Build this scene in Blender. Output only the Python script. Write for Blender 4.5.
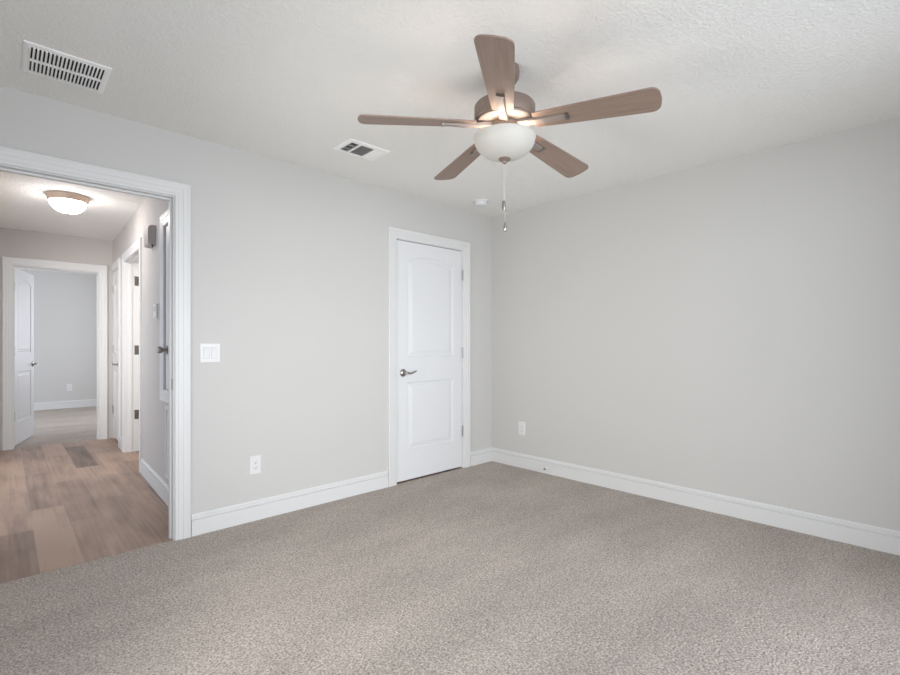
import bpy, bmesh, math, random
from mathutils import Matrix, Vector

# ------------------------------------------------------------------ scene, camera, light
sc = bpy.context.scene
for o in list(bpy.data.objects):
    bpy.data.objects.remove(o, do_unlink=True)
C = sc.collection
random.seed(4)
PI = math.pi

cam_d = bpy.data.cameras.new('camera')
cam = bpy.data.objects.new('camera', cam_d)
C.objects.link(cam)
cam.location = (-3.577, -3.213, 1.182)
cam.rotation_euler = (PI / 2, 0, -math.atan2(.6831, .7303))
cam_d.sensor_width = 36
cam_d.lens = 478 / 900 * 36
cam_d.shift_y = 5 / 900
cam_d.clip_start = .02
sc.camera = cam

world = bpy.data.worlds.new('sky')
sc.world = world
world.use_nodes = True
bg = world.node_tree.nodes['Background']
bg.inputs['Color'].default_value = (.80, .88, 1.0, 1)
bg.inputs['Strength'].default_value = 1.0

sc.view_settings.view_transform = 'Standard'
sc.view_settings.look = 'None'
sc.view_settings.exposure = 0.78
sc.view_settings.gamma = 1
sc.view_settings.use_curve_mapping = False
try:
    sc.cycles.use_denoising = True
    sc.cycles.max_bounces = 16
    sc.cycles.diffuse_bounces = 10
    sc.cycles.sample_clamp_indirect = 8
except Exception:
    pass


def area(name, loc, rot, sx, sy, power, color):
    d = bpy.data.lights.new(name, 'AREA')
    d.shape = 'RECTANGLE'
    d.size, d.size_y, d.energy, d.color = sx, sy, power, color
    o = bpy.data.objects.new(name, d)
    C.objects.link(o)
    o.location, o.rotation_euler = loc, rot
    return o


# daylight by the windows, plus unseen fills added for bedroom and hall
SPREAD = math.radians(140)
area('daylight_bedroom_window', (-2.9, -6.6, 1.50), (PI / 2, 0, 0), 5.0, 2.6, 172, (.92, .957, 1.0))
area('fill_bedroom_side', (-3.88, -1.42, .98), (PI / 2, 0, -PI / 2), .95, .85, 9, (1.0, .975, .93)).data.spread = math.radians(115)  # added fill from the unseen side, brightens near carpet and walls
area('fill_hall_left', (-4.95, .9, 1.45), (PI / 2, 0, -PI / 2 + .9), 2.0, 1.7, 8.5, (1.0, .97, .95)).data.spread = math.radians(62)  # added hall fill, aimed through an invented opening at the end wall
area('daylight_far_room_window', (-1.66, 5.9, 1.40), (PI / 2, 0, PI / 2), 1.6, 1.3, 14, (.93, .93, 1.0))
area('daylight_side_room_window', (-.66, 2.1, 1.5), (PI / 2, 0, PI / 2 - .1), .9, 1.2, 19, (1.0, .97, .94))


# ------------------------------------------------------------------ materials
def new_mat(name, color, rough=.6, metal=0.0):
    m = bpy.data.materials.new(name)
    m.use_nodes = True
    p = m.node_tree.nodes['Principled BSDF']
    p.inputs['Base Color'].default_value = (*color, 1)
    p.inputs['Roughness'].default_value = rough
    p.inputs['Metallic'].default_value = metal
    return m


def N(m, t):
    return m.node_tree.nodes.new(t)


def LK(m, a, b):
    m.node_tree.links.new(a, b)


def bump_noise(m, scale, strength, dist, detail=3, ramp=None):
    p = m.node_tree.nodes['Principled BSDF']
    tc = N(m, 'ShaderNodeTexCoord')
    nz = N(m, 'ShaderNodeTexNoise')
    nz.inputs['Scale'].default_value = scale
    nz.inputs['Detail'].default_value = detail
    LK(m, tc.outputs['Object'], nz.inputs['Vector'])
    src = nz.outputs['Fac']
    if ramp:
        r = N(m, 'ShaderNodeMapRange')
        r.inputs['From Min'].default_value, r.inputs['From Max'].default_value = ramp
        LK(m, src, r.inputs['Value'])
        src = r.outputs['Result']
    b = N(m, 'ShaderNodeBump')
    b.inputs['Strength'].default_value = strength
    b.inputs['Distance'].default_value = dist
    LK(m, src, b.inputs['Height'])
    LK(m, b.outputs['Normal'], p.inputs['Normal'])
    return tc


M = {}
M['wall'] = new_mat('greige_wall_paint', (.556, .548, .531), .75)
bump_noise(M['wall'], 140, .12, .002)
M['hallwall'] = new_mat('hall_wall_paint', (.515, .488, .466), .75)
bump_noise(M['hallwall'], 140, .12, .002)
M['ceiling'] = new_mat('textured_ceiling_paint', (.83, .82, .79), .85)
bump_noise(M['ceiling'], 85, .45, .004, 3, (.40, .62))
M['trim'] = new_mat('white_trim_paint', (.672, .672, .668), .38)
M['door'] = new_mat('white_door_paint', (.705, .712, .722), .42)
M['plastic'] = new_mat('white_plastic', (.70, .70, .705), .35)
M['slot'] = new_mat('dark_slot', (.03, .03, .03), .8)
M['register'] = new_mat('white_register_paint', (.90, .90, .885), .45)
M['register_grey'] = new_mat('grey_slat_shade_and_parts', (.46, .45, .44), .5)  # also paints the shaded look of the white vent slats
M['nickel'] = new_mat('brushed_nickel', (.37, .355, .34), .32, 1.0)
M['chain'] = new_mat('pale_chain_metal', (.70, .68, .65), .35, .6)
M['dark_nickel'] = new_mat('dark_nickel', (.30, .28, .26), .35, 1.0)
M['bronze'] = new_mat('brushed_warm_nickel', (.235, .180, .150), .42, .35)
M['pale'] = new_mat('lamplit_fan_metal', (.30, .255, .23), .45, .25)  # fan metal lightened to paint in the glow of the bowl lamp
M['tan'] = new_mat('tan_nickel_rim', (.62, .47, .37), .45, .4)
M['chime'] = new_mat('grey_chime_plastic', (.42, .39, .38), .5)
M['rubber'] = new_mat('grey_rubber', (.22, .22, .23), .6)

# carpet: fine two-tone loops over soft vacuum streaks
m = M['carpet'] = new_mat('beige_grey_carpet', (.35, .31, .28), .95)
p = m.node_tree.nodes['Principled BSDF']
p.inputs['Specular IOR Level'].default_value = .1
tc = N(m, 'ShaderNodeTexCoord')
vo = N(m, 'ShaderNodeTexVoronoi'); vo.inputs['Scale'].default_value = 85
nz = N(m, 'ShaderNodeTexNoise'); nz.inputs['Scale'].default_value = 118; nz.inputs['Detail'].default_value = 3
mp = N(m, 'ShaderNodeMapping'); mp.inputs['Rotation'].default_value = (0, 0, .6); mp.inputs['Scale'].default_value = (1.0, 3.0, 1)
n2 = N(m, 'ShaderNodeTexNoise'); n2.inputs['Scale'].default_value = 1.1; n2.inputs['Detail'].default_value = 3
LK(m, tc.outputs['Object'], vo.inputs['Vector']); LK(m, tc.outputs['Object'], nz.inputs['Vector'])
LK(m, tc.outputs['Object'], mp.inputs['Vector']); LK(m, mp.outputs['Vector'], n2.inputs['Vector'])
cr = N(m, 'ShaderNodeValToRGB')
e = cr.color_ramp.elements
e[0].position, e[0].color = .30, (.252, .216, .189, 1)
e[1].position, e[1].color = .70, (.655, .592, .538, 1)
LK(m, nz.outputs['Fac'], cr.inputs['Fac'])
vr = N(m, 'ShaderNodeMapRange')
vr.inputs['From Min'].default_value, vr.inputs['From Max'].default_value = 0, 1
vr.inputs['To Min'].default_value, vr.inputs['To Max'].default_value = .82, 1.14
LK(m, vo.outputs['Color'], vr.inputs['Value'])
mr = N(m, 'ShaderNodeMapRange')
mr.inputs['From Min'].default_value, mr.inputs['From Max'].default_value = .3, .7
mr.inputs['To Min'].default_value, mr.inputs['To Max'].default_value = .90, 1.10
LK(m, n2.outputs['Fac'], mr.inputs['Value'])
mu = N(m, 'ShaderNodeMath'); mu.operation = 'MULTIPLY'
LK(m, vr.outputs['Result'], mu.inputs[0]); LK(m, mr.outputs['Result'], mu.inputs[1])
mx = N(m, 'ShaderNodeVectorMath'); mx.operation = 'SCALE'
LK(m, cr.outputs['Color'], mx.inputs[0]); LK(m, mu.outputs['Value'], mx.inputs['Scale'])
LK(m, mx.outputs['Vector'], p.inputs['Base Color'])
b = N(m, 'ShaderNodeBump'); b.inputs['Strength'].default_value = .9; b.inputs['Distance'].default_value = .008
LK(m, nz.outputs['Fac'], b.inputs['Height']); LK(m, b.outputs['Normal'], p.inputs['Normal'])

# vinyl planks running away from the bedroom
m = M['plank'] = new_mat('brown_vinyl_plank', (.3, .2, .15), .38)
p = m.node_tree.nodes['Principled BSDF']
tc = N(m, 'ShaderNodeTexCoord')
mp = N(m, 'ShaderNodeMapping'); mp.inputs['Rotation'].default_value = (0, 0, PI / 2); mp.inputs['Location'].default_value = (-.43, -3.404 + 4.32, 0)
br = N(m, 'ShaderNodeTexBrick')
br.offset, br.offset_frequency = .37, 2
br.inputs['Color1'].default_value = (0, 0, 0, 1); br.inputs['Color2'].default_value = (1, 1, 1, 1); br.inputs['Mortar'].default_value = (.5, .5, .5, 1)
br.inputs['Scale'].default_value = 1; br.inputs['Mortar Size'].default_value = .0016
br.inputs['Brick Width'].default_value = 1.22; br.inputs['Row Height'].default_value = .18; br.inputs['Bias'].default_value = 0
LK(m, tc.outputs['Object'], mp.inputs['Vector']); LK(m, mp.outputs['Vector'], br.inputs['Vector'])
m2 = N(m, 'ShaderNodeMapping'); m2.inputs['Scale'].default_value = (26, .7, 1)
g = N(m, 'ShaderNodeTexNoise'); g.inputs['Scale'].default_value = 1.6; g.inputs['Detail'].default_value = 6; g.inputs['Roughness'].default_value = .65
LK(m, tc.outputs['Object'], m2.inputs['Vector'])
off = N(m, 'ShaderNodeVectorMath'); off.operation = 'MULTIPLY_ADD'
off.inputs[1].default_value = (7, 13, 5)
LK(m, br.outputs['Color'], off.inputs[0]); LK(m, m2.outputs['Vector'], off.inputs[2])
LK(m, off.outputs['Vector'], g.inputs['Vector'])
n3 = N(m, 'ShaderNodeTexNoise'); n3.inputs['Scale'].default_value = 1; n3.inputs['Detail'].default_value = 5
m3 = N(m, 'ShaderNodeMapping'); m3.inputs['Scale'].default_value = (9, 2.2, 1)
LK(m, tc.outputs['Object'], m3.inputs['Vector']); LK(m, m3.outputs['Vector'], n3.inputs['Vector'])
a1 = N(m, 'ShaderNodeMath'); a1.operation = 'MULTIPLY_ADD'; a1.inputs[1].default_value = .55
LK(m, br.outputs['Color'], a1.inputs[0])
a2 = N(m, 'ShaderNodeMath'); a2.operation = 'MULTIPLY_ADD'; a2.inputs[1].default_value = .75; a2.inputs[2].default_value = -.42
LK(m, g.outputs['Fac'], a2.inputs[0])
a3 = N(m, 'ShaderNodeMath'); a3.operation = 'MULTIPLY_ADD'; a3.inputs[1].default_value = .75
LK(m, n3.outputs['Fac'], a3.inputs[0]); LK(m, a2.outputs['Value'], a3.inputs[2])
LK(m, a3.outputs['Value'], a1.inputs[2])
cr = N(m, 'ShaderNodeValToRGB')
e = cr.color_ramp.elements
e[0].position, e[0].color = .20, (.102, .061, .042, 1)
e[1].position, e[1].color = .86, (.425, .288, .214, 1)
LK(m, a1.outputs['Value'], cr.inputs['Fac'])
sm = N(m, 'ShaderNodeMix'); sm.data_type = 'RGBA'
sm.inputs[7].default_value = (.42, .34, .28, 1)
fm = N(m, 'ShaderNodeMath'); fm.operation = 'MULTIPLY'; fm.inputs[1].default_value = .6
LK(m, br.outputs['Fac'], fm.inputs[0]); LK(m, fm.outputs['Value'], sm.inputs[0])
LK(m, cr.outputs['Color'], sm.inputs[6])
LK(m, sm.outputs[2], p.inputs['Base Color'])
b = N(m, 'ShaderNodeBump'); b.inputs['Strength'].default_value = .15; b.inputs['Distance'].default_value = .003
LK(m, g.outputs['Fac'], b.inputs['Height']); LK(m, b.outputs['Normal'], p.inputs['Normal'])

# fan blade wood, grain along the blade
m = M['blade'] = new_mat('washed_oak_blade', (.40, .29, .22), .45)
p = m.node_tree.nodes['Principled BSDF']
tc = N(m, 'ShaderNodeTexCoord')
mp = N(m, 'ShaderNodeMapping'); mp.inputs['Scale'].default_value = (3, 60, 10)
g = N(m, 'ShaderNodeTexNoise'); g.inputs['Scale'].default_value = 1.5; g.inputs['Detail'].default_value = 5
cr = N(m, 'ShaderNodeValToRGB')
e = cr.color_ramp.elements
e[0].position, e[0].color = .3, (.225, .158, .122, 1)
e[1].position, e[1].color = .7, (.285, .205, .162, 1)
LK(m, tc.outputs['Object'], mp.inputs['Vector']); LK(m, mp.outputs['Vector'], g.inputs['Vector'])
LK(m, g.outputs['Fac'], cr.inputs['Fac']); LK(m, cr.outputs['Color'], p.inputs['Base Color'])


def glass_mat(name, emit, strength, trans):
    m = bpy.data.materials.new(name)
    m.use_nodes = True
    nt = m.node_tree
    for n in list(nt.nodes):
        nt.nodes.remove(n)
    out = N(m, 'ShaderNodeOutputMaterial')
    d = N(m, 'ShaderNodeBsdfPrincipled')
    d.inputs['Base Color'].default_value = (.51, .495, .46, 1)
    d.inputs['Roughness'].default_value = .6
    d.inputs['Emission Color'].default_value = (*emit, 1)
    d.inputs['Emission Strength'].default_value = strength
    t = N(m, 'ShaderNodeBsdfTranslucent')
    t.inputs['Color'].default_value = (.85, .80, .72, 1)
    x = N(m, 'ShaderNodeMixShader')
    x.inputs['Fac'].default_value = trans
    LK(m, d.outputs[0], x.inputs[1]); LK(m, t.outputs[0], x.inputs[2]); LK(m, x.outputs[0], out.inputs[0])
    return m


M['bowl'] = glass_mat('frosted_bowl_glass', (1, .95, .86), .03, .015)
M['dome'] = glass_mat('lit_dome_glass', (1, .94, .90), 23, .02)


# ------------------------------------------------------------------ mesh helpers
class MB:
    def __init__(s):
        s.v, s.f = [], []

    def add(s, vs, fs):
        o = len(s.v)
        s.v += [tuple(q) for q in vs]
        s.f += [tuple(i + o for i in q) for q in fs]
        return s

    def box(s, a, b):
        (x0, y0, z0), (x1, y1, z1) = a, b
        x0, x1 = min(x0, x1), max(x0, x1); y0, y1 = min(y0, y1), max(y0, y1); z0, z1 = min(z0, z1), max(z0, z1)
        return s.add([(x0, y0, z0), (x1, y0, z0), (x1, y1, z0), (x0, y1, z0), (x0, y0, z1), (x1, y0, z1), (x1, y1, z1), (x0, y1, z1)],
                     [(0, 3, 2, 1), (4, 5, 6, 7), (0, 1, 5, 4), (1, 2, 6, 5), (2, 3, 7, 6), (3, 0, 4, 7)])

    def obox(s, mat, size):
        """box of the given size centred on a matrix"""
        x, y, z = [q / 2 for q in size]
        vs = [mat @ Vector(q) for q in [(-x, -y, -z), (x, -y, -z), (x, y, -z), (-x, y, -z), (-x, -y, z), (x, -y, z), (x, y, z), (-x, y, z)]]
        return s.add(vs, [(0, 3, 2, 1), (4, 5, 6, 7), (0, 1, 5, 4), (1, 2, 6, 5), (2, 3, 7, 6), (3, 0, 4, 7)])

    def lathe(s, prof, n=40, mat=None):
        """prof: (r, z) list; closed at the axis when r = 0"""
        mat = mat or Matrix()
        rings, vs = [], []
        for r, z in prof:
            if r < 1e-6:
                rings.append([len(vs)]); vs.append(mat @ Vector((0, 0, z)))
            else:
                rings.append(list(range(len(vs), len(vs) + n)))
                vs += [mat @ Vector((r * math.cos(2 * PI * k / n), r * math.sin(2 * PI * k / n), z)) for k in range(n)]
        fs = []
        for A, B in zip(rings, rings[1:]):
            for k in range(n):
                j = (k + 1) % n
                if len(A) == 1 and len(B) == 1:
                    continue
                if len(A) == 1:
                    fs.append((A[0], B[j], B[k]))
                elif len(B) == 1:
                    fs.append((A[k], A[j], B[0]))
                else:
                    fs.append((A[k], A[j], B[j], B[k]))
        return s.add(vs, fs)

    def tube(s, pts, rad, n=12):
        pts = [Vector(q) for q in pts]
        rad = rad if isinstance(rad, (list, tuple)) else [rad] * len(pts)
        vs, fs = [], []
        for i, q in enumerate(pts):
            d = (pts[min(i + 1, len(pts) - 1)] - pts[max(i - 1, 0)]).normalized()
            a = d.orthogonal().normalized() if abs(d.z) > .95 else d.cross(Vector((0, 0, 1))).normalized()
            c = d.cross(a)
            vs += [q + rad[i] * (math.cos(2 * PI * k / n) * a + math.sin(2 * PI * k / n) * c) for k in range(n)]
        for i in range(len(pts) - 1):
            for k in range(n):
                j = (k + 1) % n
                fs.append((i * n + k, i * n + j, (i + 1) * n + j, (i + 1) * n + k))
        fs.append(tuple(reversed(range(n))))
        fs.append(tuple(range((len(pts) - 1) * n, len(pts) * n)))
        return s.add(vs, fs)

    def extrude_x(s, prof, x0, x1):
        """prof: closed (y, z) outline swept along x"""
        n = len(prof)
        vs = [(x0, y, z) for y, z in prof] + [(x1, y, z) for y, z in prof]
        fs = [(i, (i + 1) % n, n + (i + 1) % n, n + i) for i in range(n)]
        fs += [tuple(reversed(range(n))), tuple(range(n, 2 * n))]
        return s.add(vs, fs)

    def extrude_z(s, outline, z0, z1):
        n = len(outline)
        vs = [(x, y, z0) for x, y in outline] + [(x, y, z1) for x, y in outline]
        fs = [(i, (i + 1) % n, n + (i + 1) % n, n + i) for i in range(n)]
        fs += [tuple(reversed(range(n))), tuple(range(n, 2 * n))]
        return s.add(vs, fs)


def obj(name, mb, mat, parent=None, smooth=False, bevel=0, mw=None):
    me = bpy.data.meshes.new(name)
    me.from_pydata(mb.v, [], mb.f)
    bm = bmesh.new(); bm.from_mesh(me)
    bmesh.ops.remove_doubles(bm, verts=bm.verts, dist=1e-6)
    bmesh.ops.recalc_face_normals(bm, faces=bm.faces)
    bm.to_mesh(me); bm.free()
    me.materials.append(mat)
    if smooth:
        me.polygons.foreach_set('use_smooth', [True] * len(me.polygons))
        try:
            me.set_sharp_from_angle(angle=math.radians(38))
        except Exception:
            pass
    o = bpy.data.objects.new(name, me)
    C.objects.link(o)
    if parent is not None:
        o.parent = parent
    if mw is not None:
        o.matrix_world = mw
    if bevel:
        md = o.modifiers.new('bevel', 'BEVEL'); md.width = bevel; md.segments = 2; md.limit_method = 'ANGLE'
    return o


def tag(o, label, cat, group=None, kind=None):
    o['label'], o['category'] = label, cat
    if group:
        o['group'] = group
    if kind:
        o['kind'] = kind
    return o


def root(name, label, cat, mw, group=None, kind=None):
    o = bpy.data.objects.new(name, None)
    o.empty_display_size = .1
    C.objects.link(o)
    o.matrix_world = mw
    return tag(o, label, cat, group, kind)


def frame(x, y, ang=0, z=0):
    return Matrix.Translation((x, y, z)) @ Matrix.Rotation(ang, 4, 'Z')


# wall frames: x runs to the right seen from inside, y goes into the wall
F_LEFT = frame(0, 0)
A_RIGHT = math.atan2(-2.98, .07)
F_RIGHT = frame(0, 0, A_RIGHT)
A_HALL = math.atan2(-1, -.0335)
F_HALL = frame(-2.716, 0, A_HALL)          # local x = -distance along the hall
END_Y = 3.96
F_END = frame(0, END_Y)
F_FAR = frame(0, 7.80)
CEIL = 2.44
T = .115
TL = .085                               # bedroom partition


def at(fr, x, z=0, y=0):
    return fr @ Matrix.Translation((x, y, z))


def wall_mesh(x0, x1, z0, z1, t, holes=()):
    mb = MB()
    xs = sorted({x0, x1, *[h[0] for h in holes], *[h[1] for h in holes]})
    zs = sorted({z0, z1, *[h[2] for h in holes], *[h[3] for h in holes]})
    xs = [q for q in xs if x0 <= q <= x1]; zs = [q for q in zs if z0 <= q <= z1]

    def solid(i, j):
        if i < 0 or j < 0 or i >= len(xs) - 1 or j >= len(zs) - 1:
            return False
        cx, cz = (xs[i] + xs[i + 1]) / 2, (zs[j] + zs[j + 1]) / 2
        return not any(h[0] < cx < h[1] and h[2] < cz < h[3] for h in holes)
    for i in range(len(xs) - 1):
        for j in range(len(zs) - 1):
            if not solid(i, j):
                continue
            a, b_, c, d = xs[i], xs[i + 1], zs[j], zs[j + 1]
            mb.add([(a, 0, c), (b_, 0, c), (b_, 0, d), (a, 0, d)], [(0, 1, 2, 3)])
            mb.add([(a, t, c), (b_, t, c), (b_, t, d), (a, t, d)], [(3, 2, 1, 0)])
            if not solid(i - 1, j): mb.add([(a, 0, c), (a, t, c), (a, t, d), (a, 0, d)], [(3, 2, 1, 0)])
            if not solid(i + 1, j): mb.add([(b_, 0, c), (b_, t, c), (b_, t, d), (b_, 0, d)], [(0, 1, 2, 3)])
            if not solid(i, j - 1): mb.add([(a, 0, c), (b_, 0, c), (b_, t, c), (a, t, c)], [(3, 2, 1, 0)])
            if not solid(i, j + 1): mb.add([(a, 0, d), (b_, 0, d), (b_, t, d), (a, t, d)], [(0, 1, 2, 3)])
    return mb


def struct(name, mb, mat, label, cat, mw=None, **k):
    return tag(obj(name, mb, mat, mw=mw, **k), label, cat, kind='structure')


CAS = [(0, 0), (0, .010), (.004, .0125), (.016, .0125), (.020, .015), (.040, .0155), (.046, .0185), (.066, .0185), (.070, .0205), (.080, .0205), (.085, .016), (.085, 0)]


def casing_mesh(x0, x1, zt, z0=0.0, rv=.006, left=True, right=True, bottom=False, w=1.0):
    """mitred architrave round an opening; stands on the wall face towards -y"""
    mb = MB()
    n = len(CAS)
    x0 -= rv; x1 += rv; zt += rv

    def ring(px, pz, dx, dz):
        return [(px + dx * a * w, -t, pz + dz * a * w) for a, t in CAS]
    zb = z0 - rv if bottom else z0
    A = ring(x0, zb, -1, -1 if bottom else 0)
    B = ring(x0, zt, -1, 1)
    Cc = ring(x1, zt, 1, 1)
    D = ring(x1, zb, 1, -1 if bottom else 0)
    if not left:
        B = ring(x0, zt, 0, 1)
    if not right:
        Cc = ring(x1, zt, 0, 1)
    secs = []
    if left: secs.append((A, B))
    secs.append((B, Cc))
    if right: secs.append((Cc, D))
    if bottom: secs.append((D, A))
    for P, Q in secs:
        fs = [(i, (i + 1) % n, n + (i + 1) % n, n + i) for i in range(n)]
        mb.add(P + Q, fs)
    if not bottom:
        for P, on in ((A, left), (D, right)):
            if on: mb.add(P, [tuple(range(n))])
        if not left: mb.add(B, [tuple(range(n))])
        if not right: mb.add(Cc, [tuple(range(n))])
    return mb


BASE = [(0, 0), (-.0155, 0), (-.0155, .096), (-.0060, .0975), (-.0060, .1025), (-.0125, .104), (-.0125, .117), (-.0060, .122), (-.0050, .130), (-.002, .132), (0, .132)]


def baseboard(name, x0, x1, fr, label):
    return struct(name, MB().extrude_x(BASE, x0, x1), M['trim'], label, 'baseboard', mw=fr)


def jamb_mesh(x0, x1, zt, t, stop=None, th=.018):
    """lining of an opening x0..x1 clear width; stop = y range of the door stop"""
    mb = MB()
    mb.box((x0 - th, 0, 0), (x0, t, zt + th)).box((x1, 0, 0), (x1 + th, t, zt + th)).box((x0, 0, zt), (x1, t, zt + th))
    if stop:
        a, b_ = stop
        mb.box((x0, a, 0), (x0 + .011, b_, zt)).box((x1 - .011, a, 0), (x1, b_, zt)).box((x0 + .011, a, zt - .011), (x1 - .011, b_, zt))
    return mb


# ------------------------------------------------------------------ room shell
HX0, HX1 = -3.645, -2.833              # clear bedroom doorway
D1X0, D1X1, DH = -1.180, -.412, 2.045  # closet doorway
hole = lambda a, b_, h: (a - .018, b_ + .018, -1, h + .018)
struct('wall_left', wall_mesh(-3.84, 0.0, 0, CEIL, TL, [hole(HX0, HX1, 2.05), hole(D1X0, D1X1, DH)]), M['wall'],
       'long greige wall with the open doorway and the closed white door', 'wall', F_LEFT)
struct('wall_right', wall_mesh(-T, 3.95, 0, CEIL, T), M['wall'], 'plain greige wall right of the room corner with one outlet', 'wall', F_RIGHT)
struct('wall_back', wall_mesh(-.1, 3.9, 0, CEIL, T, [(.82, 3.70, .04, 2.2)]), M['wall'], 'greige wall behind the viewer holding the bedroom window', 'wall', frame(0, -3.72, PI))  # opening enlarged to flatten the falloff of the daylight
struct('wall_side', wall_mesh(-.2, 3.72, 0, CEIL, T, [(1.80, 2.80, .45, 1.45)]), M['wall'], 'greige side wall beside the viewer', 'wall', frame(-3.80, -3.72, PI / 2) @ Matrix.Translation((0, 0, 0)))  # hole added for the side fill light

w1 = MB()
for a, b_ in (((.82, .02, .04), (.87, .08, 2.2)), ((3.65, .02, .04), (3.70, .08, 2.2)), ((.87, .02, .04), (3.65, .08, .10)), ((.87, .02, 2.14), (3.65, .08, 2.2)), ((2.17, .03, .10), (2.23, .07, 2.14))):
    w1.box(a, b_)
struct('window_1', w1, M['trim'], 'white frame of the unseen opening behind the viewer, widened for even daylight', 'window', frame(0, -3.72, PI))  # patio door size chosen to spread the light, not a known door
w2 = MB()
for a, b_ in (((1.80, .02, .45), (1.83, .08, 1.45)), ((2.77, .02, .45), (2.80, .08, 1.45)), ((1.83, .02, .45), (2.77, .08, .48)), ((1.83, .02, 1.42), (2.77, .08, 1.45))):
    w2.box(a, b_)
struct('fill_window_frame', w2, M['trim'], 'unseen white frame round the fill opening added in the side wall', 'window', frame(-3.80, -3.72, PI / 2))  # invented window, carries the side fill

struct('floor', MB().box((-3.95, -3.9, -.05), (.25, .004, 0)), M['carpet'], 'beige grey bedroom carpet', 'floor')
struct('ceiling', MB().box((-3.95, -3.9, CEIL), (.25, TL, CEIL + .06)), M['ceiling'], 'pale textured bedroom ceiling', 'ceiling')

# hall and the rooms beyond
struct('floor_hall', MB().box((-5.0, .004, -.05), (.14, END_Y + .06, 0)), M['plank'], 'brown vinyl plank floor of the hall', 'floor')
struct('ceiling_hall', MB().box((-5.0, TL, CEIL), (.14, END_Y + T, CEIL + .06)), M['ceiling'], 'pale textured ceiling of the hall', 'ceiling')
O2A, O2B = 1.965, 2.925                  # side doorway along the hall
CLA, CLB = 3.355, 3.925                  # closed closet door at the hall's far end
UA, UB, UZ0, UZ1 = .27, .875, .832, 2.05     # utility door above the return grille
struct('wall_hall', wall_mesh(-END_Y - .02, -TL, 0, CEIL, T, [(-O2B - .018, -O2A + .018, -1, DH + .018), (-CLB - .018, -CLA + .018, -1, DH + .018), (-UB, -UA, UZ0, UZ1)]),
       M['hallwall'], 'hall wall with the thermostat and side doorway', 'wall', F_HALL)
struct('wall_hall_left', wall_mesh(.14, 3.94, 0, CEIL, T, [(.6, 3.0, -1, 2.12)]), M['hallwall'], 'hall wall opposite the thermostat', 'wall', frame(-3.765, 0, PI / 2))  # unseen opening added so the hall fill can enter
EX0, EX1 = -3.492, -2.728
struct('wall_hall_end', wall_mesh(-3.88, -2.555, 0, CEIL, T, [hole(EX0, EX1, 2.035)]), M['hallwall'], 'end wall of the hall above the open far doorway', 'wall', F_END)
struct('floor_far', MB().box((-5.6, END_Y + .06, -.05), (-1.6, 7.95, 0)), M['carpet'], 'pale carpet of the far room past the hall', 'floor')
struct('ceiling_far', MB().box((-5.6, END_Y + T, CEIL), (-1.6, 7.95, CEIL + .06)), M['ceiling'], 'ceiling of the far room past the hall', 'ceiling')
struct('wall_far', wall_mesh(-5.5, -1.7, 0, CEIL, T), M['wall'], 'grey back wall of the far room seen through the hall', 'wall', F_FAR)
struct('wall_far_right', wall_mesh(-7.8, -END_Y - T, 0, CEIL, T, [(-6.75, -5.05, .7, 2.1)]), M['wall'], 'right wall of the far room, out of sight', 'wall', frame(-1.7, 0, -PI / 2))
struct('wall_side_room', wall_mesh(.13, 2.05, 0, CEIL, T), M['wall'], 'wall of the side room off the hall', 'wall', frame(-2.6, 3.28))
struct('wall_side_room_end', wall_mesh(-3.3, -.75, 0, CEIL, T), M['wall'], 'unseen end wall of the side room, added to shut out stray light', 'wall', frame(-.62, 0, -PI / 2))  # closes off the sky so no light leaks round the hall doors
struct('wall_light_stop', wall_mesh(.1, 2.6, 0, CEIL, T), M['wall'], 'unseen back wall added behind the closed door to stop light leaks', 'wall', frame(-2.6, .75))  # added enclosure, keeps sky light from showing under the closed door
struct('wall_light_stop_side', wall_mesh(-.75, -TL, 0, CEIL, T), M['wall'], 'unseen side wall added behind the closed door to stop light leaks', 'wall', frame(.02, 0, -PI / 2))  # added with the back wall against the same leak
struct('wall_light_stop_hall', wall_mesh(.2, 1.2, 0, CEIL, T), M['wall'], 'unseen wall added behind the hall closet door to stop light leaks', 'wall', frame(-1.95, 4.2, -PI / 2))  # added backing, blocks sky light at the door gaps

# baseboards
baseboard('baseboard_left', HX1 + .095, D1X0 - .095, F_LEFT, 'white baseboard between the doorway and the closed door')
baseboard('baseboard_corner', D1X1 + .095, 0, F_LEFT, 'short white baseboard between the closed door and the corner')
baseboard('baseboard_right', .0145, 3.75, F_RIGHT, 'long white baseboard along the right wall')
baseboard('baseboard_hall', -O2A + .095, -TL - .02, F_HALL, 'white baseboard below the return grille in the hall')
baseboard('baseboard_hall_nub', -CLA + .095, -O2B - .095, F_HALL, 'short white baseboard between the hall doors')
baseboard('baseboard_far', -5.4, -1.72, F_FAR, 'white baseboard of the far room')

# door linings and casings
struct('trim_1', casing_mesh(HX0, HX1, 2.05), M['trim'], 'wide white casing round the open bedroom doorway', 'trim', F_LEFT)
j = struct('trim_2', jamb_mesh(HX0, HX1, 2.05, TL, (.040, .068)), M['trim'], 'white jamb lining the open bedroom doorway', 'trim', F_LEFT)
obj('strike_plate', MB().box((HX1 - .0015, .012, .90), (HX1, .04, .965)), M['nickel'], j)
struct('trim_3', casing_mesh(D1X0, D1X1, DH), M['trim'], 'white casing round the closed bedroom door', 'trim', F_LEFT)
struct('trim_4', jamb_mesh(D1X0, D1X1, DH, TL, (.042, .070)), M['trim'], 'white jamb of the closed bedroom door', 'trim', F_LEFT)
struct('trim_5', casing_mesh(-HX1, -HX0, 2.05), M['trim'], 'hall side casing of the bedroom doorway', 'trim', frame(0, TL, PI))
struct('trim_6', casing_mesh(EX0, EX1, 2.035), M['trim'], 'white casing round the far doorway at the end of the hall', 'trim', F_END)
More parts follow.
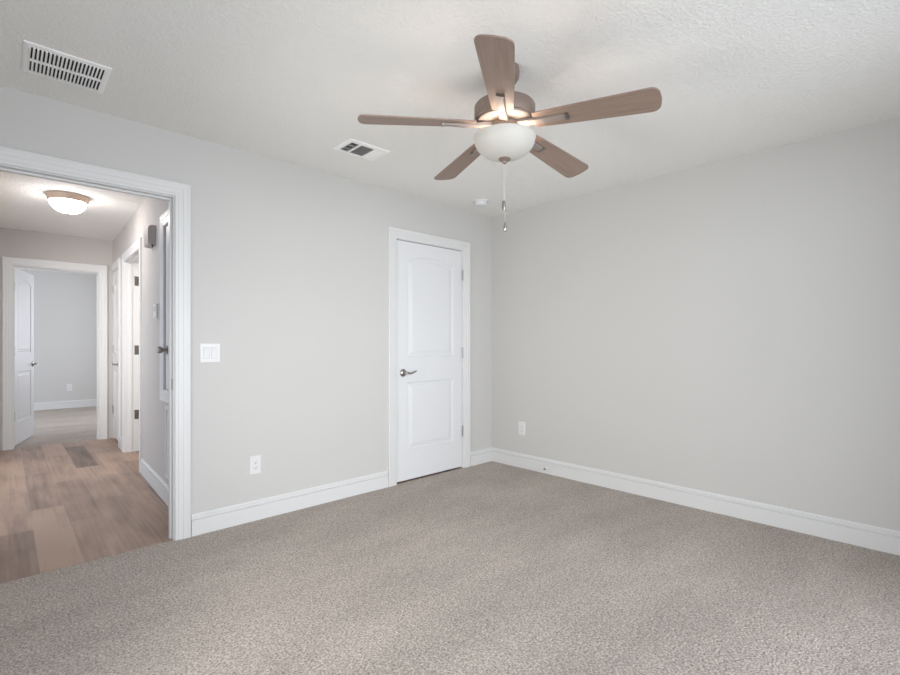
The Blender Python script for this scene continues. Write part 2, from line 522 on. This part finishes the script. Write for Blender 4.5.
j = struct('trim_7', jamb_mesh(EX0, EX1, 2.035, T, (.035, .07)), M['trim'], 'white jamb of the far doorway at the end of the hall', 'trim', F_END)
struct('trim_8', casing_mesh(-O2B, -O2A, DH), M['trim'], 'white casing round the side doorway of the hall', 'trim', F_HALL)
j2 = struct('trim_9', jamb_mesh(-O2B, -O2A, DH, T + .02, (.03, .06)), M['trim'], 'bright white jamb of the side doorway of the hall', 'trim', F_HALL)
for z in (.35, 1.05, 1.80):
    obj('hinge', MB().box((-O2B, T - .03, z), (-O2B + .003, T + .02, z + .1)).lathe([(0, z), (.006, z), (.006, z + .1), (0, z + .1)], 10, Matrix.Translation((-O2B + .006, T + .024, 0))), M['dark_nickel'], j2)
struct('trim_10', casing_mesh(-CLB, -CLA, DH, left=False), M['trim'], 'white casing of the closed hall closet door', 'trim', F_HALL)
struct('trim_11', jamb_mesh(-CLB, -CLA, DH, T, (.045, .085)), M['trim'], 'white jamb of the closed hall closet door', 'trim', F_HALL)
struct('trim_12', casing_mesh(-UB, -UA, UZ1, UZ0, bottom=True), M['trim'], 'white casing round the utility door over the return grille', 'trim', F_HALL)


# ------------------------------------------------------------------ panel doors
def panel_face(mb, w, h, panels, y0, sgn, arch_first=True):
    """moulded face at y0 looking to -y (sgn=1) or +y (sgn=-1); panels = [(x0,x1,z0,z1,rise)] bottom to top"""
    NA = 17

    def loop(x0, x1, z0, z1, rise, inset, dep):
        a, b_, c, d = x0 + inset, x1 - inset, z0 + inset, z1 - inset
        pts = [(a, c), (b_, c)]
        for k in range(NA):
            u = k / (NA - 1)
            x = b_ + (a - b_) * u
            pts.append((x, d + rise * (4 * u * (1 - u))))
        return [(x, y0 + sgn * dep, z) for x, z in pts]
    zprev = 0
    for (x0, x1, z0, z1, rise) in panels:
        L = [loop(x0, x1, z0, z1, rise, i, d) for i, d in ((0, 0), (.004, .007), (.016, .009), (.021, .006), (.034, .0055), (.048, .0015))]
        n = len(L[0])
        for P, Q in zip(L, L[1:]):
            mb.add(P + Q, [(i, (i + 1) % n, n + (i + 1) % n, n + i) for i in range(n)])
        mb.add(L[-1], [tuple(range(n))])
        # rail below this panel, stiles beside it
        mb.add([(x0, y0, zprev), (x1, y0, zprev), (x1, y0, z0), (x0, y0, z0)], [(0, 1, 2, 3)])
        zprev = z1
        last = L[0]
        top = (x0, x1, z1, rise)
        if rise == 0:
            pass
    xa, xb = panels[0][0], panels[0][1]
    mb.add([(0, y0, 0), (xa, y0, 0), (xa, y0, h), (0, y0, h)], [(0, 1, 2, 3)])
    mb.add([(xb, y0, 0), (w, y0, 0), (w, y0, h), (xb, y0, h)], [(0, 1, 2, 3)])
    arc = last[2:]                          # right to left along the last panel's top
    for P, Q in zip(arc, arc[1:]):
        mb.add([P, Q, (Q[0], y0, h), (P[0], y0, h)], [(0, 1, 2, 3)])


def door_slab(w, h, panels, th=.035):
    mb = MB()
    panel_face(mb, w, h, panels, 0, 1)
    panel_face(mb, w, h, panels, th, -1)
    mb.add([(0, 0, 0), (0, th, 0), (0, th, h), (0, 0, h)], [(0, 1, 2, 3)])
    mb.add([(w, 0, 0), (w, th, 0), (w, th, h), (w, 0, h)], [(0, 1, 2, 3)])
    mb.add([(0, 0, 0), (w, 0, 0), (w, th, 0), (0, th, 0)], [(0, 1, 2, 3)])
    mb.add([(0, 0, h), (w, 0, h), (w, th, h), (0, th, h)], [(0, 1, 2, 3)])
    return mb


ROT_OUT = Matrix.Rotation(PI / 2, 4, 'X')      # lathe axis z -> -y


def lever(parent, x, z, sgn, front=True, th=.035):
    """door handle: rosette, neck and waved lever pointing sgn*x, on the front (or back) face"""
    base = Matrix.Translation((x, 0 if front else th, z)) @ (ROT_OUT if front else Matrix.Rotation(-PI / 2, 4, 'X'))
    f = -1 if front else 1
    y0 = 0 if front else th
    h = obj('door_handle', MB().lathe([(0, 0), (.033, 0), (.033, .004), (.029, .009), (.020, .013), (.013, .015), (.013, .020), (0, .020)], 28, base), M['nickel'], parent, smooth=True)
    pts, rad = [(x, y0 + f * .016, z), (x, y0 + f * .045, z), (x + sgn * .008, y0 + f * .054, z)], [.011, .011, .0105]
    for k in range(1, 9):
        u = k / 8
        pts.append((x + sgn * (.012 + .088 * u), y0 + f * (.056 - .006 * math.sin(PI * u)), z - .006 * math.sin(PI * u * 1.1) + .012 * u ** 2))
        rad.append(.0095 - .0035 * u)
    obj('lever', MB().tube(pts, rad, 12), M['nickel'], h, smooth=True)
    return h


def hinge(parent, x, z, y=-.006, leaf=0):
    mb = MB().lathe([(0, z), (.0065, z), (.0065, z + .1), (0, z + .1)], 12, Matrix.Translation((x, y, 0)))
    for zz in (z + .033, z + .066):
        mb.lathe([(.0065, zz - .001), (.0072, zz - .001), (.0072, zz + .001), (.0065, zz + .001)], 12, Matrix.Translation((x, y, 0)))
    mb.box((x - .016, y + .002, z), (x + .016, y + .006, z + .1)) if leaf else None
    return obj('hinge', mb, M['nickel'], parent, smooth=True)


# closed bedroom door
DW = D1X1 - D1X0 - .006
PAN = lambda w: [(.115, w - .115, .255, .830, 0), (.115, w - .115, 1.045, 1.868, .045)]
d1 = root('door_1', 'closed white two panel door with arched top panel beside the room corner', 'door', at(F_LEFT, D1X0 + .003, .014, .004), kind='structure')
obj('slab', door_slab(DW, 2.026, PAN(DW)), M['door'], d1)
lever(d1, .066, .912, 1)
obj('latch_plate', MB().box((-.0025, .001, .885), (.0, .028, .945)), M['dark_nickel'], d1)
for z in (.285, 1.022, 1.752):
    hinge(d1, DW + .0015, z, -.0075)

# open door of the far room
d2 = root('door_2', 'white panel door standing open into the far room', 'door', frame(EX0 + .006, END_Y + .118, math.radians(75), .012), kind='structure')
obj('slab', door_slab(.757, 2.018, PAN(.757)), M['door'], d2)
lever(d2, .757 - .066, .90, -1)
lever(d2, .757 - .066, .90, -1, front=False)
for z in (.28, 1.02, 1.75):
    obj('hinge', MB().box((-.0025, -.004, z), (.028, .002, z + .1)).lathe([(0, z), (.007, z), (.007, z + .1), (0, z + .1)], 12, Matrix.Translation((-.004, -.003, 0))), M['nickel'], d2)

# closed closet door in the hall
d3 = root('door_3', 'closed white panel door at the far end of the hall wall', 'door', at(F_HALL, -CLB + .003, .03, .004), kind='structure')
cw = CLB - CLA - .006
obj('slab', door_slab(cw, 2.010, [(.10, cw - .10, .255, .80, 0), (.10, cw - .10, 1.03, 1.85, .035)]), M['door'], d3)
lever(d3, cw - .066, .90, -1)
for z in (.28, 1.02, 1.75):
    hinge(d3, -.0015, z, -.0075, leaf=1)

# utility door above the return grille
d4 = root('door_4', 'short white utility door above the return grille in the hall', 'door', at(F_HALL, -UB + .003, UZ0 + .004, .004), kind='structure')
uw, uh = UB - UA - .006, UZ1 - UZ0 - .008
obj('slab', door_slab(uw, uh, [(.09, uw - .09, .09, uh - .13, .03)]), M['door'], d4)
h = obj('door_knob', MB().lathe([(0, 0), (.033, 0), (.033, .005), (.014, .010), (.012, .030), (.022, .036), (.027, .048), (.026, .060), (.016, .067), (0, .068)], 28,
                                Matrix.Translation((.055, 0, 1.127 - UZ0 - .004)) @ ROT_OUT), M['dark_nickel'], d4, smooth=True)


# ------------------------------------------------------------------ wall plates
def plate(name, label, cat, fr, x, z, w, h_, group=None):
    r = root(name, label, cat, at(fr, x, z), group)
    mb = MB()
    mb.add([(-w / 2, 0, -h_ / 2), (w / 2, 0, -h_ / 2), (w / 2, 0, h_ / 2), (-w / 2, 0, h_ / 2),
            (-w / 2, -.003, -h_ / 2), (w / 2, -.003, -h_ / 2), (w / 2, -.003, h_ / 2), (-w / 2, -.003, h_ / 2),
            (-w / 2 + .004, -.006, -h_ / 2 + .004), (w / 2 - .004, -.006, -h_ / 2 + .004), (w / 2 - .004, -.006, h_ / 2 - .004), (-w / 2 + .004, -.006, h_ / 2 - .004)],
           [(3, 2, 1, 0), (0, 1, 5, 4), (1, 2, 6, 5), (2, 3, 7, 6), (3, 0, 4, 7), (4, 5, 9, 8), (5, 6, 10, 9), (6, 7, 11, 10), (7, 4, 8, 11), (8, 9, 10, 11)])
    obj('plate', mb, M['plastic'], r)
    return r


def outlet(label, fr, x, z, w=.076, h_=.124):
    r = plate('wall_outlet', label, 'outlet', fr, x, z, w, h_, 'wall outlets')
    s = obj('socket', MB().box((-.0165, -.0075, -.0335), (.0165, -.006, .0335)), M['plastic'], r, bevel=.0008)
    sl = MB()
    for zc in (.018, -.018):
        sl.box((-.0075, -.0079, zc - .002), (-.0055, -.0075, zc + .006)).box((.0055, -.0079, zc - .002), (.0075, -.0075, zc + .006))
        sl.lathe([(0, 0), (.0028, 0), (.0028, .0004), (0, .0004)], 10, Matrix.Translation((0, -.0075, zc - .008)) @ ROT_OUT)
    obj('slots', sl, M['slot'], s)
    return r


sw = plate('light_switch', 'white two gang switch plate on the wall beside the open doorway', 'light switch', F_LEFT, -2.629, 1.117, .120, .122)
for dx in (-.023, .023):
    fr_ = obj('switch_frame', MB().box((dx - .0175, -.0066, -.0345), (dx + .0175, -.006, .0345)), M['register_grey'], sw)
    mb = MB().extrude_x([(-.006, -.033), (-.0075, -.033), (-.0085, 0), (-.0115, .033), (-.006, .033)], dx - .016, dx + .016)
    obj('rocker', mb, M['plastic'], fr_)
scr = MB()
outlet('white outlet low on the wall between the open doorway and the closed door', F_LEFT, -2.348, .367)
outlet('white outlet low on the right wall near the corner', F_RIGHT, .375, .371, .078, .126)
outlet('white outlet on the grey far room wall seen through the hall', F_FAR, -2.70, .37)

# door stop on the right baseboard
ds = root('door_stop', 'small grey spring door stop on the right baseboard', 'door stop', at(F_RIGHT, .667, .048, -.0145))
obj('base', MB().lathe([(0, 0), (.012, 0), (.011, .004), (.006, .007), (0, .007)], 16, ROT_OUT), M['plastic'], ds, smooth=True)
pts = [(.0055 * math.cos(k * .9), -.006 - k * .0003, .0055 * math.sin(k * .9)) for k in range(90)]
obj('spring', MB().tube(pts, .0016, 6), M['plastic'], ds, smooth=True)
obj('tip', MB().lathe([(0, .031), (.008, .031), (.0085, .043), (.006, .048), (0, .048)], 14, ROT_OUT), M['rubber'], ds, smooth=True)

# thermostat
th = root('thermostat', 'small white thermostat on the hall wall above the utility knob', 'thermostat', at(F_HALL, -1.13, 1.43))
obj('base', MB().box((-.062, -.012, -.062), (.062, 0, .062)), M['plastic'], th, bevel=.004)
obj('cover', MB().box((-.056, -.026, -.056), (.056, -.012, .056)), M['plastic'], th, bevel=.006)
obj('display', MB().box((-.034, -.0268, -.002), (.034, -.026, .038)), M['register_grey'], th)

# door chime
ch = root('door_chime', 'grey door chime box high on the hall wall', 'door chime', at(F_HALL, -1.33, 2.05))
obj('back_plate', MB().box((-.10, -.012, -.082), (.10, 0, .080)), M['chime'], ch, bevel=.003)
prof = [(-.010, -.078), (-.044, -.078), (-.052, -.070), (-.055, -.02), (-.055, .03), (-.052, .060), (-.044, .072), (-.030, .078), (-.010, .078)]
obj('cover', MB().extrude_x(prof, -.097, .097), M['chime'], ch, bevel=.002)
obj('wire_stub', MB().tube([(.09, -.022, -.079), (.09, -.024, -.092), (.088, -.020, -.100)], .006, 8), M['slot'], ch)

# return grille under the utility door
rg = root('return_grille', 'white louvred return grille low on the hall wall under the utility door', 'vent', at(F_HALL, -.53, .19))
gw, gh = .29, .53
mb = MB().box((-gw, -.010, 0), (-gw + .03, 0, gh)).box((gw - .03, -.010, 0), (gw, 0, gh)).box((-gw + .03, -.010, 0), (gw - .03, 0, .03)).box((-gw + .03, -.010, gh - .03), (gw - .03, 0, gh))
obj('frame', mb, M['trim'], rg, bevel=.0015)
sl = MB()
nz_ = 34
for k in range(nz_):
    z = .036 + k * (gh - .072) / (nz_ - 1)
    sl.obox(Matrix.Translation((0, -.005, z)) @ Matrix.Rotation(math.radians(40), 4, 'X'), (2 * gw - .06, .012, .0016))
obj('louvres', sl, M['trim'], rg)
obj('backing', MB().box((-gw + .03, -.0008, .03), (gw - .03, 0, gh - .03)), M['register_grey'], rg)

# ------------------------------------------------------------------ ceiling registers, detector
UP = CEIL


def register_frame(r, hx, hy, ox, oy):
    """bevelled border between outer half sizes hx,hy and opening ox,oy, hanging below the ceiling"""
    z1, z2 = 0, -.007
    O = [(-hx, -hy), (hx, -hy), (hx, hy), (-hx, hy)]
    I = [(-ox, -oy), (ox, -oy), (ox, oy), (-ox, oy)]
    vs = [(x, y, z1) for x, y in O] + [(x, y, -.004) for x, y in O] + [(x * .94, y * .94, z2) for x, y in O] + [(x, y, z2) for x, y in I] + [(x, y, z1) for x, y in I]
    fs = []
    for l in range(4):
        for i in range(4):
            jn = (i + 1) % 4
            fs.append((l * 4 + i, l * 4 + jn, l * 4 + 4 + jn, l * 4 + 4 + i))
    obj('frame', MB().add(vs, fs), M['register'], r)


v1 = root('ceiling_vent', 'white ceiling vent with two rows of dark slots above the open doorway', 'vent', frame(-3.362, -.402, 0, CEIL), 'ceiling vents')
register_frame(v1, .152, .150, .131, .122)
obj('duct_shade', MB().box((-.131, -.122, -.0012), (.131, .122, 0)), M['slot'], v1)  # black sheet stands in for the shade up the duct
for k in range(20):
    x = -.131 + .262 * k / 19
    bar = MB().obox(Matrix.Translation((x, 0, -.006)) @ Matrix.Rotation(math.radians(18), 4, 'Y'), (.0060, .244, .0085))
    obj('slat', bar, M['register'], v1)
obj('cross_bar', MB().box((-.131, -.007, -.0105), (.131, .007, -.003)), M['register'], v1)

v2 = root('ceiling_vent', 'small white three section ceiling vent left of the fan', 'vent', frame(-1.863, -.538, 0, CEIL), 'ceiling vents')
register_frame(v2, .150, .108, .120, .074)
obj('duct_shade', MB().box((-.120, -.074, -.0012), (.120, .074, 0)), M['slot'], v2)  # black sheet as shade behind the slats
for x in (-.060, .050):
    obj('divider', MB().box((x - .006, -.074, -.0105), (x + .006, .074, -.002)), M['register'], v2)
sl = MB()
for k in range(5):
    sl.obox(Matrix.Translation((-.114 + k * .0122, 0, -.006)) @ Matrix.Rotation(math.radians(45), 4, 'Y'), (.0012, .148, .010))
for k in range(2):
    sl.box((-.120, -.03 + k * .055, -.0095), (-.066, -.026 + k * .055, -.004))
obj('slat_bank', sl, M['register_grey'], v2)  # white slats greyed, shade painted into their colour
sl = MB()
for k in range(12):
    sl.obox(Matrix.Translation((-.005, -.069 + k * .0125, -.006)) @ Matrix.Rotation(math.radians(-42), 4, 'X'), (.098, .0012, .0115))
obj('slat_bank', sl, M['register_grey'], v2)  # same painted shade on the middle bank
sl = MB()
for k in range(7):
    sl.obox(Matrix.Translation((.059 + k * .0093, 0, -.006)) @ Matrix.Rotation(math.radians(-52), 4, 'Y'), (.0012, .148, .0125))
obj('slat_bank', sl, M['register'], v2)

sd = root('smoke_detector', 'round white smoke detector on the ceiling near the corner', 'smoke detector', frame(-.478, -.300, 0, CEIL))
obj('base', MB().lathe([(0, 0), (.068, 0), (.070, -.004), (.068, -.013), (0, -.013)], 36), M['plastic'], sd, smooth=True)
obj('cover', MB().lathe([(.056, -.013), (.055, -.034), (.050, -.043), (.030, -.047), (.010, -.048), (0, -.048)], 36), M['plastic'], sd, smooth=True)

# ------------------------------------------------------------------ hall ceiling light
hl = root('hall_ceiling_light', 'lit white dome light with tan rim on the hall ceiling', 'ceiling light', frame(-3.168, 2.03, 0, CEIL))
obj('rim', MB().lathe([(0, 0), (.176, 0), (.180, -.006), (.176, -.016), (.168, -.028), (.164, -.048), (.156, -.058), (.148, -.058), (.148, -.030), (0, -.030)], 48), M['tan'], hl, smooth=True).scale = (.85, .85, .92)
prof = [(.150 * math.cos(a), -.056 - .105 * math.sin(a)) for a in [PI / 2 * k / 14 for k in range(14)]] + [(0, -.161)]
obj('glass_dome', MB().lathe(prof, 48), M['dome'], hl, smooth=True).scale = (.85, .85, .92)
obj('finial', MB().lathe([(0, -.158), (.014, -.159), (.016, -.164), (.009, -.170), (.006, -.177), (0, -.179)], 20), M['nickel'], hl, smooth=True).scale = (.85, .85, .92)
# ------------------------------------------------------------------ ceiling fan
FX, FY = -1.893, -1.780
fan = root('ceiling_fan', 'five blade ceiling fan with washed wood blades and lit glass bowl', 'ceiling fan', frame(FX, FY, 0, 0))
obj('canopy', MB().lathe([(0, CEIL), (.066, CEIL), (.068, CEIL - .02), (.066, CEIL - .045), (.055, CEIL - .062), (.030, CEIL - .074), (.018, CEIL - .078), (0, CEIL - .078)], 40), M['bronze'], fan, smooth=True)
obj('downrod', MB().lathe([(0, 2.37), (.0125, 2.37), (.0125, 2.269), (0, 2.269)], 20), M['bronze'], fan, smooth=True)
obj('motor_housing', MB().lathe([(0, 2.304), (.024, 2.304), (.028, 2.283), (.060, 2.278), (.118, 2.275), (.132, 2.270), (.139, 2.261), (.139, 2.211), (.137, 2.205), (.137, 2.200), (0, 2.200)], 56), M['bronze'], fan, smooth=True)
obj('flywheel', MB().lathe([(0, 2.200), (.130, 2.200), (.130, 2.191), (.122, 2.187), (.074, 2.187), (0, 2.187)], 56), M['pale'], fan, smooth=True)
obj('switch_housing', MB().lathe([(0, 2.187), (.060, 2.187), (.066, 2.181), (.066, 2.154), (.060, 2.147), (.045, 2.143), (0, 2.143)], 40), M['bronze'], fan, smooth=True)
obj('centre_post', MB().lathe([(0, 2.143), (.009, 2.143), (.009, 2.031), (0, 2.031)], 16), M['nickel'], fan, smooth=True)
# glass bowl, open at the top
K = 16
outer = [(.140 * math.cos(PI / 2 * k / K) ** .9, 2.119 - .094 * math.sin(PI / 2 * k / K)) for k in range(K)] + [(.011, 2.025)]
inner = [(r - .0045 if r > .02 else .011, z + .0045) for r, z in outer]
prof = [(.1425, 2.125), (.1430, 2.121)] + outer + list(reversed(inner)) + [(.1360, 2.125), (.1425, 2.125)]
bowl = obj('glass_bowl', MB().lathe(prof, 56), M['bowl'], fan, smooth=True)
obj('finial', MB().lathe([(0, 2.031), (.026, 2.029), (.028, 2.023), (.022, 2.017), (.012, 2.013), (.009, 2.005), (.004, 2.001), (0, 2.000)], 28), M['bronze'], fan, smooth=True)
# two pull chains with fobs
for (dx, dy, z1, z2) in ((-.0032, .0024, 2.010, 1.832), (.0012, -.001, 2.002, 1.734)):
    mb = MB()
    nb = int((z1 - z2) / .0058)
    for k in range(nb):
        z = z1 - k * .0058
        mb.lathe([(0, z), (.0017, z - .0012), (.0019, z - .0024), (.0013, z - .0042), (.0008, z - .0058)], 6, Matrix.Translation((dx, dy, 0)))
    pc = obj('pull_chain', mb, M['chain'], fan, smooth=True)
    z = z2
    if z2 > 1.8:
        prof = [(0, z + .002), (.0065, z), (.0078, z - .004), (.0082, z - .034), (.0075, z - .040), (0, z - .041)]
    else:
        prof = [(0, z + .002), (.004, z), (.0060, z - .010), (.0088, z - .028), (.0082, z - .038), (.004, z - .043), (0, z - .043)]
    obj('fob', MB().lathe(prof, 16, Matrix.Translation((dx, dy, 0))), M['nickel'], pc, smooth=True)


def blade_outline():
    r0, r1 = .140, .669
    pts = []
    w = lambda r: 0.0465 + .0245 * ((r - r0) / (r1 - r0)) ** .8
    N_ = 14
    top = [(r0 + (r1 - .05 - r0) * k / N_, w(r0 + (r1 - .05 - r0) * k / N_)) for k in range(N_ + 1)]
    wt = w(r1 - .05)
    tip = []
    for k in range(1, 8):
        a = PI / 2 * (1 - k / 8)
        tip.append((r1 - .045 + .036 * math.cos(a), wt - .036 + .036 * math.sin(a)))
    end = [(r1 - .0065, .018), (r1 - .005, 0), (r1 - .0065, -.018)]
    up = top + tip
    return up + end + [(x, -y) for x, y in reversed(up)]


OUTL = blade_outline()
ZB = 2.182
blade0 = iron0 = end0 = None
PITCH = math.radians(12)
ang0 = math.radians(1.3)
for k in range(5):
    a = ang0 + k * 2 * PI / 5
    mw = Matrix.Translation((0, 0, ZB)) @ Matrix.Rotation(math.radians(2.27), 4, Vector((.0128, -.0376, 0)).normalized() * -1) @ Matrix.Rotation(a, 4, 'Z') @ Matrix.Rotation(math.radians(3.0), 4, 'Y') @ Matrix.Rotation(-PITCH, 4, 'X')
    if k == 0:
        blade0 = obj('blade', MB().extrude_z(OUTL, -.003, .003), M['blade'], fan, bevel=.0012)
        # iron: a tapering arm under the blade, sunk end with its dark screw cover
        arm = MB()
        secs = [(.050, .019, .012, -.008), (.120, .017, .004, -.012), (.185, .015, -.0032, -.016), (.285, .0135, -.0032, -.011)]
        vs = []
        for r, hw, zt, zb in secs:
            vs += [(r, -hw, zb), (r, hw, zb), (r, hw, zt), (r, -hw, zt)]
        fs = [(3, 2, 1, 0), (12, 13, 14, 15)]
        for s_ in range(3):
            for i in range(4):
                jn = (i + 1) % 4
                fs.append((s_ * 4 + i, s_ * 4 + jn, s_ * 4 + 4 + jn, s_ * 4 + 4 + i))
        iron0 = obj('blade_iron', MB().add(vs, fs), M['pale'], blade0, bevel=.002)
        end0 = obj('iron_cap', MB().box((.282, -.017, -.014), (.294, .017, -.003)), M['dark_nickel'], blade0, bevel=.001)
        b_ = blade0
    else:
        b_ = blade0.copy(); C.objects.link(b_); b_.parent = fan
        for ch_ in (iron0, end0):
            c_ = ch_.copy(); C.objects.link(c_); c_.parent = b_
    b_.matrix_local = mw
for k in range(2):
    pl = bpy.data.lights.new('fan_bulb', 'POINT')
    pl.energy, pl.color, pl.shadow_soft_size = 1.05, (1, .80, .66), .04
    po = bpy.data.objects.new('fan_bulb', pl)
    C.objects.link(po)
    po.parent = fan
    po.location = ((-.04, .04)[k] * .73, (.04, -.04)[k] * .68, 2.074)
